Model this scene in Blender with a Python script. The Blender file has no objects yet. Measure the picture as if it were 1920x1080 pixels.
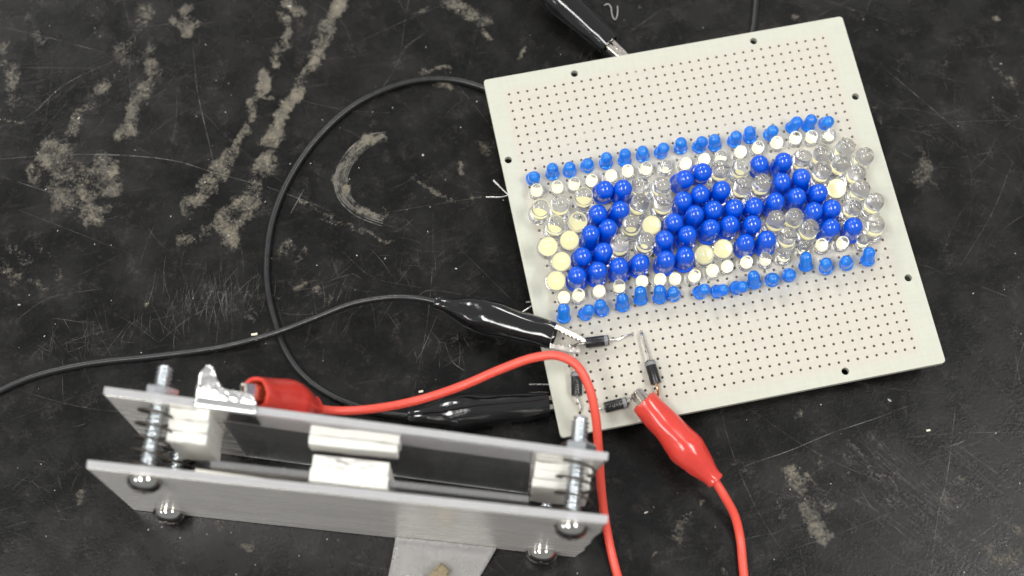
import bpy, bmesh, math, random
import numpy as np
from mathutils import Vector, Matrix, noise
from mathutils.geometry import delaunay_2d_cdt

# ------------------------------------------------------------------ camera, world, lamps, exposure
# All dimensions below are millimetres; MM turns them into metres.
MM = 0.001
CAM_LOC = (-40.59, -186.775, 407.159)
CAM_AXES = [(0.980161, -0.197997, 0.009035), (0.184596, 0.928521, 0.32214), (-0.072171, -0.314081, 0.946649)]
CAM_LENS = 56.25
CAM_FOCUS = 421.5

scene = bpy.context.scene
COL = scene.collection
cam_data = bpy.data.cameras.new('camera')
cam = bpy.data.objects.new('camera', cam_data)
COL.objects.link(cam)
ax = [Vector(a) for a in CAM_AXES]
m = Matrix((ax[0], ax[1], ax[2])).transposed().to_4x4()
m.translation = Vector(CAM_LOC) * MM
cam.matrix_world = m
cam_data.sensor_width = 36
cam_data.lens = CAM_LENS
cam_data.clip_start = 0.01
cam_data.clip_end = 50
cam_data.dof.use_dof = True
cam_data.dof.focus_distance = CAM_FOCUS * MM
cam_data.dof.aperture_fstop = 8.5
scene.camera = cam

world = bpy.data.worlds.new('World')
scene.world = world
world.use_nodes = True
bg = world.node_tree.nodes['Background']
bg.inputs[0].default_value = (0.97, 0.985, 1.0, 1)
bg.inputs[1].default_value = 0.43

def lamp(x, y, sx, sy, power, z=1.9):
    l = bpy.data.lights.new('ceiling_lamp', 'AREA')
    l.shape = 'RECTANGLE'; l.size = sx; l.size_y = sy; l.energy = power; l.color = (1.0, 0.985, 0.955)
    o = bpy.data.objects.new('ceiling_lamp', l)
    COL.objects.link(o); o.location = (x, y, z)
    return o
for lx in (-2.7, -0.85, 1.0):        # two rows of ceiling fittings, one nearly overhead, one further back
    lamp(lx, -0.50, 0.42, 1.05, 27.0)
    lamp(lx, 2.25, 0.42, 1.30, 34.0)

scene.view_settings.view_transform = 'Standard'
scene.view_settings.look = 'None'
scene.view_settings.exposure = 0.0
scene.view_settings.gamma = 1.0
scene.view_settings.use_curve_mapping = False
scene.render.engine = 'CYCLES'
scene.cycles.use_denoising = True
scene.cycles.max_bounces = 14
scene.cycles.transmission_bounces = 12
scene.cycles.caustics_refractive = True
scene.cycles.blur_glossy = 0.05
scene.cycles.sample_clamp_indirect = 20.0

# ------------------------------------------------------------------ data measured on the place (mm)
MOUNT_HOLES = [(18.84, 2.66), (69.69, 2.8), (92.94, -19.05), (-4.08, -19.08), (92.63, -72.59), (69.6, -94.02)]
LEDS = [('small_blue', 1.15, -26.08, 10.83, 0.068, -0.268, 0.961), ('small_blue', 6.65, -25.91, 10.72, -0.01, 0.112, 0.994), ('small_blue', 11.33, -25.96, 10.71, -0.053, -0.043, 0.998),
 ('small_blue', 16.25, -25.46, 10.74, -0.038, -0.155, 0.987), ('small_blue', 21.35, -25.65, 10.72, 0.007, 0.103, 0.995), ('small_blue', 26.4, -26.07, 10.81, 0.031, 0.253, 0.967),
 ('small_blue', 31.59, -25.4, 10.71, -0.086, 0.009, 0.996), ('small_blue', 36.49, -25.41, 10.74, 0.143, -0.037, 0.989), ('small_blue', 42.12, -25.12, 10.71, -0.049, 0.052, 0.997),
 ('small_blue', 46.86, -25.92, 10.77, 0.192, 0.057, 0.98), ('small_blue', 51.33, -26.35, 10.76, -0.09, 0.166, 0.982), ('small_blue', 56.66, -26.07, 10.71, 0.065, 0.026, 0.998),
 ('small_blue', 61.25, -25.9, 10.77, -0.109, 0.166, 0.98), ('small_blue', 66.72, -26.03, 10.72, 0.087, -0.061, 0.994), ('small_blue', 72.84, -25.45, 10.93, 0.34, 0.118, 0.933),
 ('small_blue', 77.44, -25.74, 10.79, 0.157, 0.162, 0.974), ('small_blue', 82.25, -25.71, 10.81, 0.037, -0.246, 0.969), ('small_blue', 1.1, -66.36, 11.16, 0.071, 0.495, 0.866),
 ('small_blue', 6.71, -66.14, 10.83, 0.27, -0.027, 0.962), ('small_blue', 11.45, -66.1, 10.82, -0.158, 0.204, 0.966), ('small_blue', 16.83, -66.01, 10.87, -0.002, 0.314, 0.949),
 ('small_blue', 21.79, -65.43, 11.06, 0.02, 0.448, 0.894), ('small_blue', 26.84, -65.9, 10.98, 0.001, 0.395, 0.919), ('small_blue', 30.69, -65.48, 10.73, -0.121, -0.061, 0.991),
 ('small_blue', 37.24, -66.21, 10.9, 0.323, -0.097, 0.941), ('small_blue', 41.86, -66.81, 11.03, 0.353, -0.242, 0.904), ('small_blue', 47.05, -66.79, 11.04, 0.33, -0.285, 0.9),
 ('small_blue', 52.09, -66.71, 10.95, -0.099, 0.365, 0.926), ('small_blue', 56.88, -66.42, 10.8, -0.077, -0.227, 0.971), ('small_blue', 61.64, -66.0, 10.9, -0.154, -0.304, 0.94),
 ('small_blue', 66.48, -64.89, 11.17, -0.007, 0.506, 0.862), ('small_blue', 71.79, -66.2, 10.78, -0.161, 0.136, 0.978), ('small_blue', 77.37, -66.0, 10.79, -0.224, -0.056, 0.973),
 ('small_blue', 82.84, -66.46, 11.01, 0.089, 0.409, 0.908), ('small_clear', 1.29, -30.35, 10.71, -0.02, -0.057, 0.998), ('small_clear', 6.99, -30.51, 10.71, -0.049, -0.063, 0.997),
 ('small_clear', 11.39, -30.51, 10.71, 0.022, -0.06, 0.998), ('small_clear', 16.07, -30.29, 10.73, 0.053, -0.128, 0.99), ('small_clear', 21.65, -29.96, 10.73, -0.029, -0.119, 0.992),
 ('small_clear', 26.44, -29.56, 10.72, -0.076, -0.091, 0.993), ('small_clear', 31.32, -29.88, 10.71, -0.026, -0.059, 0.998), ('small_clear', 36.59, -30.63, 10.7, -0.013, 0.038, 0.999),
 ('small_clear', 41.84, -30.37, 10.75, 0.003, -0.164, 0.986), ('small_clear', 47.19, -30.24, 10.73, -0.045, -0.133, 0.99), ('small_clear', 51.85, -30.61, 10.71, -0.075, -0.011, 0.997),
 ('small_clear', 57.29, -29.85, 10.76, -0.061, -0.182, 0.981), ('small_clear', 62.18, -29.7, 10.72, -0.036, -0.096, 0.995), ('small_clear', 67.75, -29.29, 10.74, -0.125, -0.102, 0.987),
 ('small_clear', 72.91, -28.97, 10.73, -0.091, -0.082, 0.992), ('small_clear', 77.19, -29.53, 10.72, -0.083, -0.076, 0.994), ('small_clear', 82.02, -29.77, 10.73, 0.035, -0.122, 0.992),
 ('small_clear', 2.31, -60.91, 10.74, -0.061, -0.138, 0.989), ('small_clear', 5.89, -61.28, 10.7, 0.04, -0.036, 0.999), ('small_clear', 11.36, -61.07, 10.74, 0.039, -0.128, 0.991),
 ('small_clear', 17.09, -61.23, 10.71, -0.074, 0.045, 0.996), ('small_clear', 23.21, -60.66, 10.73, -0.079, -0.115, 0.99), ('small_clear', 27.8, -61.27, 10.71, -0.026, -0.053, 0.998),
 ('small_clear', 31.72, -61.7, 10.72, -0.046, -0.105, 0.993), ('small_clear', 36.76, -61.97, 10.71, 0.015, -0.069, 0.998), ('small_clear', 41.81, -61.41, 10.71, -0.046, -0.081, 0.996),
 ('small_clear', 46.05, -60.83, 10.76, -0.096, -0.169, 0.981), ('small_clear', 51.1, -60.89, 10.71, -0.023, -0.072, 0.997), ('small_clear', 56.27, -61.41, 10.72, -0.077, 0.053, 0.996),
 ('small_clear', 61.26, -61.45, 10.72, -0.014, 0.123, 0.992), ('small_clear', 66.92, -60.56, 10.74, -0.072, 0.139, 0.988), ('small_clear', 72.01, -60.26, 10.73, -0.14, -0.019, 0.99),
 ('small_clear', 77.21, -60.55, 10.72, -0.022, -0.088, 0.996), ('small_clear', 82.71, -61.61, 10.73, -0.02, 0.143, 0.99), ('big_blue', 18.41, -34.3, 11.42, 0.001, -0.196, 0.981),
 ('big_blue', 23.27, -35.96, 11.31, -0.012, -0.03, 0.999), ('big_blue', 15.13, -41.45, 11.31, 0.013, -0.047, 0.999), ('big_blue', 20.59, -41.52, 11.34, 0.1, -0.058, 0.993), ('big_blue', 39.27, -35.46, 11.44, 0.09, -0.193, 0.977),
 ('big_blue', 45.03, -33.96, 11.53, -0.012, -0.275, 0.961), ('big_blue', 43.2, -40.9, 11.35, -0.061, -0.107, 0.992), ('big_blue', 48.34, -41.12, 11.31, 0.046, -0.058, 0.997),
 ('big_blue', 38.34, -42.13, 11.32, -0.056, -0.054, 0.997), ('big_blue', 61.15, -35.25, 11.47, -0.152, -0.175, 0.973), ('big_blue', 66.8, -36.54, 11.3, -0.024, -0.046, 0.999),
 ('big_blue', 65.38, -41.92, 11.35, -0.098, -0.072, 0.993), ('big_blue', 70.91, -42.35, 11.34, -0.116, 0.026, 0.993), ('big_blue', 67.99, -46.78, 11.33, -0.069, -0.074, 0.995),
 ('big_blue', 61.84, -47.03, 11.32, -0.019, -0.071, 0.997), ('big_blue', 73.89, -46.56, 11.37, -0.065, -0.126, 0.99), ('big_blue', 71.03, -51.75, 11.3, -0.016, -0.048, 0.999),
 ('big_blue', 76.12, -51.7, 11.33, -0.053, -0.09, 0.995), ('big_blue', 51.06, -46.5, 11.34, -0.059, -0.101, 0.993), ('big_blue', 56.21, -46.97, 11.35, -0.053, -0.118, 0.992),
 ('big_blue', 45.65, -45.76, 11.36, -0.069, -0.12, 0.99), ('big_blue', 40.03, -46.88, 11.31, 0.013, 0.004, 1.0), ('big_blue', 12.06, -47.54, 11.33, 0.023, 0.098, 0.995), ('big_blue', 17.03, -46.22, 11.29, -0.008, -0.002, 1.0),
 ('big_blue', 8.84, -51.65, 11.37, -0.019, -0.152, 0.988), ('big_blue', 14.01, -52.22, 11.32, 0.07, -0.023, 0.997), ('big_blue', 6.39, -57.15, 11.31, -0.03, -0.057, 0.998), ('big_blue', 11.57, -56.79, 11.32, 0.04, -0.07, 0.997),
 ('big_blue', 17.76, -57.11, 11.31, -0.046, -0.009, 0.999), ('big_blue', 22.99, -56.44, 11.35, 0.006, -0.126, 0.992), ('big_blue', 29.74, -57.38, 11.3, 0.015, -0.046, 0.999),
 ('big_blue', 35.22, -57.45, 11.31, -0.044, -0.03, 0.999), ('big_blue', 30.9, -52.36, 11.31, -0.032, 0.038, 0.999), ('big_blue', 34.24, -47.26, 11.34, 0.0, -0.114, 0.994), ('big_blue', 36.88, -51.61, 11.31, 0.001, -0.065, 0.998),
 ('big_blue', 43.11, -51.02, 11.31, 0.031, -0.069, 0.997), ('big_blue', 48.27, -50.79, 11.33, 0.034, -0.102, 0.994), ('big_blue', 54.26, -51.69, 11.35, -0.006, -0.14, 0.99),
 ('big_blue', 51.69, -56.68, 11.35, -0.091, -0.087, 0.992), ('big_blue', 57.07, -57.39, 11.3, -0.037, -0.008, 0.999), ('big_blue', 73.65, -56.35, 11.42, 0.078, -0.175, 0.981),
 ('big_blue', 80.56, -58.07, 11.33, -0.097, -0.024, 0.995), ('big_clear', 0.7, -36.69, 11.33, 0.032, -0.09, 0.995), ('big_clear', 5.86, -37.19, 11.31, 0.043, 0.048, 0.998),
 ('big_clear', 13.02, -35.7, 11.33, -0.051, -0.084, 0.995), ('big_clear', 28.24, -37.1, 11.4, -0.035, 0.181, 0.983), ('big_clear', 33.43, -37.1, 11.3, 0.006, -0.023, 1.0), ('big_clear', 25.73, -41.54, 11.42, 0.164, 0.117, 0.98),
 ('big_clear', 32.74, -42.3, 11.31, 0.007, 0.044, 0.999), ('big_clear', 3.56, -42.04, 11.32, 0.037, -0.081, 0.996), ('big_clear', 9.7, -42.02, 11.35, 0.001, -0.126, 0.992), ('big_clear', 49.62, -36.18, 11.32, 0.028, 0.085, 0.996),
 ('big_clear', 55.62, -35.86, 11.32, -0.056, -0.069, 0.996), ('big_clear', 54.02, -41.43, 11.31, 0.062, -0.017, 0.998), ('big_clear', 59.17, -42.26, 11.35, 0.069, 0.102, 0.992),
 ('big_clear', 71.9, -36.76, 11.3, -0.026, -0.019, 0.999), ('big_clear', 77.05, -36.84, 11.32, 0.056, 0.043, 0.997), ('big_clear', 83.4, -35.94, 11.33, 0.102, -0.006, 0.995),
 ('big_clear', 87.55, -39.58, 11.33, 0.103, 0.012, 0.995), ('big_clear', 80.91, -40.43, 11.35, 0.12, 0.042, 0.992), ('big_clear', 75.96, -41.8, 11.33, 0.032, 0.097, 0.995), ('big_clear', 84.67, -43.8, 11.31, 0.045, 0.028, 0.999),
 ('big_clear', 79.92, -45.51, 11.64, -0.226, -0.235, 0.945), ('big_clear', 84.06, -48.77, 11.36, 0.12, 0.064, 0.991), ('big_clear', 81.16, -53.0, 11.31, 0.049, 0.04, 0.998), ('big_clear', 86.73, -53.1, 11.36, 0.098, 0.092, 0.991),
 ('big_clear', 0.9, -46.48, 11.53, -0.045, -0.267, 0.963), ('big_clear', 6.75, -46.05, 11.48, -0.051, -0.23, 0.972), ('big_clear', 3.17, -51.13, 11.54, -0.001, -0.276, 0.961),
 ('big_clear', 1.18, -56.0, 11.57, -0.087, -0.282, 0.955), ('big_clear', 23.51, -46.24, 11.31, -0.054, -0.025, 0.998), ('big_clear', 28.93, -45.7, 11.61, -0.094, -0.3, 0.949),
 ('big_clear', 19.09, -51.76, 11.37, -0.009, 0.148, 0.989), ('big_clear', 25.74, -51.48, 11.3, 0.012, -0.026, 1.0), ('big_clear', 40.79, -56.91, 11.49, -0.137, -0.204, 0.969),
 ('big_clear', 46.0, -55.91, 11.6, -0.145, -0.271, 0.952), ('big_clear', 60.27, -53.08, 11.37, 0.069, 0.125, 0.99), ('big_clear', 65.29, -52.72, 11.3, 0.035, 0.013, 0.999), ('big_clear', 68.45, -56.69, 11.3, 0.024, 0.037, 0.999),
 ('big_clear', 62.59, -57.71, 11.31, -0.017, 0.056, 0.998), ('big_clear', 86.15, -59.27, 11.33, -0.059, 0.086, 0.995)]
DIODES = [{'a': (5.12, -74.03, 12.0),
  'b': (11.22, -74.48, 12.0),
  'la': [(3.38, -73.98, 12.0), (1.97, -73.67, 10.5), (1.8, -73.47, 9.0)],
  'lb': [(13.49, -74.82, 12.0), (16.08, -74.15, 11.5), (17.5, -73.77, 10.8), (17.95, -73.29, 9.0)],
  'mark': 0},
 {'a': (20.59, -88.25, 12.0),
  'b': (20.29, -82.07, 12.0),
  'la': [(20.69, -89.47, 12.0), (20.61, -90.7, 11.3), (20.48, -91.13, 10.6), (20.67, -90.8, 9.0)],
  'lb': [(20.21, -78.79, 12.0), (20.01, -74.93, 11.5), (20.04, -73.83, 10.8), (20.35, -73.18, 9.0)],
  'mark': 0},
 {'a': (0.03, -87.3, 12.0),
  'b': (1.19, -81.33, 12.0),
  'la': [(-0.03, -88.49, 12.0), (0.38, -89.9, 11.6), (0.37, -91.02, 11.0), (0.42, -90.94, 9.0)],
  'lb': [(1.49, -79.14, 12.0), (1.67, -76.65, 12.3), (1.2, -74.81, 12.8), (0.64, -74.12, 12.8)],
  'mark': 1},
 {'a': (6.26, -91.82, 12.0),
  'b': (12.21, -91.51, 12.0),
  'la': [(5.34, -91.92, 12.0), (3.34, -91.69, 11.3), (2.77, -91.32, 10.6), (2.82, -90.84, 9.0)],
  'lb': [(13.02, -91.15, 12.2), (14.06, -90.57, 13.0), (14.69, -90.18, 13.2)],
  'mark': 2}]
STUBS = [[(-2.3, -26.4, 7.0), (-6.56, -27.88, 6.5), (-11.84, -27.15, 6.5)], [(-3.32, -31.41, 7.0), (-6.12, -27.15, 6.8), (-8.92, -22.79, 6.8)], [(-3.96, -59.16, 7.0), (-5.89, -58.78, 7.0), (-7.29, -58.65, 7.0)],
 [(-3.15, -58.72, 7.0), (-5.43, -59.44, 6.0), (-9.27, -60.76, 5.0)], [(-1.79, -82.73, 7.0), (-5.74, -81.51, 6.0), (-10.87, -80.35, 5.5)]]
CLIPS = {'black_board': {'m': (-2.67, -71.51, 15.0), 't': (-30.66, -55.37, 11.5), 'jaws': [[(-1.8, -69.35, 15.0), (5.06, -73.88, 12.5)], [(-3.51, -73.66, 14.0), (3.17, -76.13, 12.5)]]},
 'black_edge': {'m': (-6.71, -86.29, 5.0), 't': (-43.23, -82.02, 3.2)},
 'black_top': {'m': (31.03, 11.58, 5.6), 't': (12.54, 38.96, 8.0)},
 'red_board': {'m': (15.97, -92.53, 14.6), 't': (30.04, -115.38, 9.0)},
 'red_foil': {'m': (-77.01, -80.44, 45.0), 't': (-65.4, -79.68, 21.0)}}
WIRES = {'black_board': [(-30.0, -55.68, 11.6), (-35.5, -53.19, 11.0), (-42.3, -51.18, 9.5), (-52.23, -50.33, 7.5), (-62.58, -51.67, 5.5), (-73.68, -52.99, 3.4), (-87.49, -53.43, 1.6), (-104.45, -52.4, 0.95), (-123.99, -50.89, 0.95),
                 (-138.08, -51.64, 0.95), (-148.09, -54.21, 0.95), (-159.65, -59.5, 0.95), (-178.41, -71.53, 0.95), (-205.89, -80.05, 0.95)],
 'black_edge': [(-42.53, -82.04, 3.3), (-47.87, -80.1, 2.2), (-54.44, -76.98, 1.4), (-62.08, -71.81, 0.95), (-68.11, -65.29, 0.95), (-71.81, -57.25, 0.95), (-73.32, -48.5, 0.95), (-73.78, -39.25, 0.95), (-72.56, -30.2, 0.95),
                (-69.38, -19.83, 0.95), (-63.72, -9.77, 0.95), (-54.66, 0.62, 0.95), (-42.79, 9.01, 0.95), (-31.59, 12.65, 0.95), (-22.36, 13.35, 0.95), (-13.56, 11.62, 0.95), (-5.26, 7.29, 0.95), (4.01, 0.44, 0.95),
                (20.36, -8.45, 0.95), (42.77, -10.39, 0.95), (62.87, -3.47, 0.95), (71.75, 8.42, 0.95), (75.03, 16.43, 0.95), (77.87, 26.39, 0.95), (81.08, 47.28, 0.95), (78.52, 79.37, 0.95)],
 'black_top': [(12.88, 38.37, 8.0), (9.4, 46.26, 6.5), (6.74, 56.33, 4.0), (2.29, 70.03, 0.95), (-8.76, 96.43, 0.95)],
 'red_board': [(29.81, -115.1, 9.2), (31.55, -119.13, 7.5), (33.59, -124.14, 4.0), (33.97, -129.61, 1.6), (33.07, -136.26, 1.15), (32.1, -142.91, 1.15), (30.94, -150.79, 1.15), (28.25, -170.08, 1.15), (32.2, -196.39, 1.15)],
 'red_foil': [(-65.73, -79.88, 22.0), (-62.82, -80.38, 18.5), (-56.68, -81.09, 16.0), (-47.31, -81.57, 15.0), (-37.68, -81.49, 16.0), (-27.91, -80.87, 19.0), (-18.08, -79.45, 22.0), (-9.85, -78.86, 24.5), (-4.01, -79.91, 26.0),
              (-0.01, -83.24, 26.5), (2.02, -88.52, 25.0), (2.5, -95.16, 22.0), (1.94, -102.82, 17.0), (1.35, -109.66, 11.0), (1.01, -115.6, 6.5), (0.96, -121.86, 3.0), (1.12, -128.5, 1.3), (1.52, -135.41, 1.15),
              (2.53, -143.73, 1.15), (4.31, -162.66, 1.15), (11.87, -187.27, 1.15)]}
BRASS_CLIP = {'a': (-40.78, -122.06, 3.2), 'b': (-51.15, -130.04, 4.5)}
THREAD = [(33.18, 26.66, 0.5), (33.96, 26.77, 0.8), (34.69, 26.48, 0.6), (34.9, 25.62, 0.5), (34.75, 23.91, 0.5), (34.79, 22.34, 0.5), (35.17, 21.57, 0.5), (35.87, 22.3, 0.5), (36.47, 23.92, 0.5), (36.81, 25.55, 0.9)]
CRUMBS = [(-79.14, -51.13, 1.1), (89.38, -111.47, 0.7), (-38.64, -75.34, 0.8)]
STAINS = [([(-39.9, 44.8), (-43.6, 39.4), (-48.6, 29.2), (-49.5, 27.7)], 1.88, 0.8), ([(-51.7, 24.4), (-56.6, 17.2), (-61.4, 10.7), (-65.1, 6.4)], 1.74, 0.95), ([(-65.1, 6.4), (-67.6, 4.1)], 2.32, 0.8),
 ([(-67.8, -2.1), (-72.4, -7.6), (-76.9, -13.2), (-79.7, -17.4), (-81.5, -21.8)], 2.9, 0.75), ([(-81.1, -17.1), (-82.1, -21.7)], 3.77, 0.55), ([(-54.5, 45.1), (-52.3, 42.9)], 2.03, 0.75),
 ([(-57.6, 40.5), (-57.0, 36.9), (-60.3, 30.7)], 1.45, 0.75), ([(-61.9, 28.1), (-61.7, 25.3)], 1.3, 0.9), ([(-65.3, 22.3), (-67.7, 18.6), (-70.9, 12.5)], 1.59, 0.9), ([(-67.5, 17.7), (-63.5, 16.9), (-62.6, 15.9)], 0.58, 0.6),
 ([(-73.2, 8.8), (-76.5, 4.6), (-79.3, 1.0)], 1.3, 0.7), ([(-79.5, -0.6), (-83.7, -4.6), (-88.1, -9.7), (-91.8, -12.1)], 1.88, 0.6), ([(-93.8, -19.3), (-91.7, -22.1)], 1.3, 0.5), ([(-95.5, -21.4), (-93.6, -22.9)], 1.16, 0.5),
 ([(-85.7, -18.6), (-87.7, -20.6)], 1.74, 0.5), ([(-126.6, 12.0), (-123.6, 5.7), (-118.3, 0.6), (-113.8, 2.2)], 3.77, 0.62), ([(-125.7, -0.3), (-120.5, -5.3), (-117.9, -8.2)], 3.48, 0.66),
 ([(-112.5, 6.8), (-112.7, -1.3)], 2.9, 0.5), ([(-132.2, 7.4), (-131.8, 4.9)], 1.74, 0.35), ([(-119.3, -8.0), (-119.7, -11.1)], 1.16, 0.6),
 ([(-96.4, 34.4), (-95.7, 28.3), (-100.0, 24.1), (-102.7, 20.5), (-104.8, 15.1)], 1.88, 0.55), ([(-104.8, 15.1), (-105.8, 12.8)], 2.03, 0.6), ([(-107.3, 31.4), (-108.3, 29.1)], 1.45, 0.45),
 ([(-110.0, 27.8), (-114.3, 22.8)], 2.03, 0.42), ([(-117.4, 21.7), (-122.5, 16.1)], 1.74, 0.4), ([(-98.7, 38.2), (-102.2, 36.4)], 2.9, 0.25), ([(-93.2, 53.6), (-97.3, 45.7), (-102.4, 40.7), (-102.9, 36.5)], 2.61, 0.3),
 ([(-134.6, 39.4), (-134.1, 35.1), (-134.0, 29.2)], 1.88, 0.72), ([(-136.4, 46.5), (-134.8, 47.9)], 1.45, 0.35), ([(-139.8, 27.0), (-136.4, 24.3), (-132.1, 22.8)], 0.43, 0.6), ([(-129.6, 54.6), (-125.1, 46.9)], 0.72, 0.4),
 ([(-84.6, 44.0), (-79.2, 43.9)], 1.16, 0.25), ([(-87.1, 44.5), (-85.6, 42.0), (-82.6, 49.4)], 1.3, 0.6),
 ([(-35.1, -0.3), (-39.3, -0.8), (-44.2, -3.2), (-48.3, -7.5), (-50.0, -12.1), (-49.5, -17.0), (-46.3, -21.6), (-42.6, -24.4), (-40.5, -25.7)], 0.87, 0.85), ([(-40.1, -1.3), (-46.1, -5.6), (-48.4, -10.8)], 1.45, 0.6),
 ([(-21.1, 16.5), (-14.5, 15.0)], 0.72, 0.55), ([(-18.9, 11.5), (-16.3, 9.3)], 1.16, 0.4), ([(-9.8, 35.7), (-6.4, 33.0), (-1.9, 28.6)], 2.32, 0.6), ([(-3.4, 24.6), (-1.5, 22.5)], 0.87, 0.5),
 ([(-20.9, 34.1), (-16.7, 35.9)], 0.87, 0.45), ([(-25.1, -19.4), (-24.1, -20.4)], 1.01, 0.6), ([(-30.5, -14.3), (-26.7, -18.3), (-20.4, -24.4)], 0.32, 0.5), ([(-9.2, -8.8), (-7.3, -10.8)], 2.32, 0.25),
 ([(-16.2, -13.9), (-16.0, -15.3)], 0.72, 0.5), ([(-61.9, -16.2), (-53.4, -22.6), (-46.3, -28.8), (-39.6, -32.5)], 0.36, 0.5), ([(-56.9, -21.9), (-49.0, -27.4), (-44.9, -29.1)], 0.29, 0.4),
 ([(-67.4, -27.7), (-70.9, -31.7)], 1.45, 0.3), ([(-63.4, -30.1), (-65.1, -32.1)], 1.01, 0.35), ([(-140.3, -14.8), (-137.8, -18.5)], 1.74, 0.45), ([(-143.5, -18.9), (-141.0, -22.5)], 2.03, 0.4),
 ([(-134.3, -12.9), (-132.5, -16.4)], 1.16, 0.35), ([(-136.9, -24.1), (-131.6, -27.4)], 1.16, 0.25), ([(-129.2, -18.6), (-127.0, -25.2)], 1.45, 0.22), ([(-92.8, -38.2), (-81.3, -38.2), (-71.8, -42.4)], 0.43, 0.3),
 ([(-83.6, -44.6), (-72.3, -45.4)], 1.16, 0.18), ([(-65.7, -40.5), (-59.6, -38.6)], 1.01, 0.22), ([(-60.2, -42.4), (-57.8, -45.2)], 1.45, 0.22), ([(-56.0, -51.6), (-46.6, -47.4)], 0.87, 0.15),
 ([(51.0, -115.1), (52.4, -120.4), (53.4, -124.8), (54.7, -130.7), (55.4, -133.3)], 1.88, 0.5), ([(50.5, -115.7), (47.6, -120.8), (46.4, -125.1)], 1.01, 0.42),
 ([(53.2, -122.6), (57.0, -122.0), (59.9, -121.6), (59.6, -125.3), (57.3, -123.5)], 1.16, 0.42), ([(55.8, -123.9), (59.3, -126.7)], 1.01, 0.45), ([(109.6, -33.9), (109.7, -38.8), (106.5, -43.1)], 1.59, 0.42),
 ([(110.3, -42.2), (111.6, -45.7)], 0.72, 0.3), ([(20.3, -121.7), (18.5, -124.8)], 1.3, 0.3), ([(22.8, -120.1), (20.6, -123.2)], 1.01, 0.25), ([(101.1, -23.1), (100.8, -18.9)], 1.16, 0.3),
 ([(37.6, -111.7), (39.9, -110.7)], 1.45, 0.2), ([(33.7, -107.3), (32.8, -107.8)], 1.16, 0.25), ([(103.8, -144.7), (99.5, -149.4)], 3.77, 0.3), ([(93.6, -126.5), (97.1, -129.3)], 1.3, 0.25),
 ([(68.0, -110.5), (74.8, -122.0), (89.9, -139.1), (96.3, -146.0)], 0.87, 0.22), ([(64.5, -112.7), (78.0, -131.1), (88.3, -144.4)], 1.45, 0.14), ([(73.8, -110.2), (87.2, -128.7), (99.4, -145.2)], 1.16, 0.14),
 ([(59.2, -113.8), (59.3, -114.9)], 0.87, 0.35), ([(76.8, -112.3), (77.9, -113.7)], 0.72, 0.35), ([(78.7, -121.0), (79.1, -122.1)], 0.87, 0.35), ([(56.3, -100.2), (57.6, -100.7)], 0.72, 0.4),
 ([(138.0, -9.3), (140.0, -23.3)], 2.03, 0.16), ([(113.2, -7.8), (114.4, -14.8)], 1.74, 0.12), ([(-129.4, -84.0), (-129.3, -86.1)], 1.16, 0.35), ([(-90.1, -107.9), (-88.6, -107.5)], 1.16, 0.35),
 ([(-29.2, -63.0), (-25.3, -65.3)], 1.3, 0.25)]
SCRATCHES = [([(-140.5, 12.6), (-123.1, 10.5), (-105.8, 6.8), (-93.1, 2.6), (-83.5, -2.7), (-72.5, -8.4)], 0.9), ([(-136.5, 53.4), (-123.6, 47.4), (-107.9, 39.2)], 0.5), ([(-130.5, 24.3), (-120.8, 31.6), (-106.7, 36.4)], 0.7),
 ([(-83.8, 36.1), (-84.4, 22.7), (-83.5, 7.6), (-82.9, -0.7)], 0.6), ([(22.9, 10.0), (27.7, 14.2)], 0.5), ([(39.1, -111.3), (52.4, -109.6), (64.5, -107.2), (76.5, -105.7), (88.7, -103.7)], 0.8),
 ([(98.4, -106.4), (90.4, -125.1), (86.0, -132.7), (79.4, -148.1)], 0.7), ([(83.4, -112.2), (97.4, -113.8), (113.9, -116.8)], 0.4), ([(92.2, -116.8), (96.7, -116.3), (98.2, -115.9)], 0.9),
 ([(109.2, -27.2), (119.9, -27.7), (138.5, -30.5)], 0.3), ([(106.9, -8.3), (113.4, -18.0), (120.9, -29.5)], 0.5), ([(-64.5, -18.8), (-59.8, -12.5)], 0.8), ([(-69.7, -9.8), (-61.7, -14.9), (-53.7, -20.2)], 0.6),
 ([(-49.2, 44.9), (-41.3, 36.4), (-39.5, 29.1)], 0.3), ([(-29.1, 18.5), (-25.0, 24.5), (-18.1, 28.4)], 0.4), ([(-36.7, 9.9), (-29.1, 18.5)], 0.4), ([(-35.4, -49.6), (-32.2, -48.0), (-22.5, -51.0)], 0.5),
 ([(-30.6, -55.2), (-35.7, -63.3), (-38.6, -67.2)], 0.5), ([(-30.3, -62.8), (-28.9, -69.1), (-26.5, -71.8)], 0.9), ([(-141.0, 7.6), (-132.7, 2.7), (-123.1, -2.7)], 0.5), ([(-104.1, -48.1), (-96.4, -43.6), (-85.8, -39.6)], 0.35),
 ([(-116.2, -66.5), (-101.5, -60.6)], 0.3), ([(-50.4, 27.8), (-49.2, 25.9), (-43.2, 25.1)], 0.6), ([(38.4, 17.2), (49.9, 22.8)], 0.45), ([(48.6, -135.0), (48.2, -141.9)], 0.3),
 ([(37.2, -135.5), (57.5, -133.3), (78.3, -129.8)], 0.3), ([(93.5, -141.3), (100.1, -138.4)], 0.6), ([(134.2, -42.0), (123.7, -56.1), (110.6, -69.4)], 0.3), ([(112.2, -74.3), (122.1, -81.0)], 0.3),
 ([(66.7, -120.4), (69.9, -129.5)], 0.3), ([(-140.8, -34.8), (-131.9, -30.4), (-116.2, -30.5)], 0.3), ([(-88.0, -45.3), (-91.3, -58.2)], 0.25), ([(-52.7, -32.2), (-45.6, -41.4), (-33.4, -46.9)], 0.3)]
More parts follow.
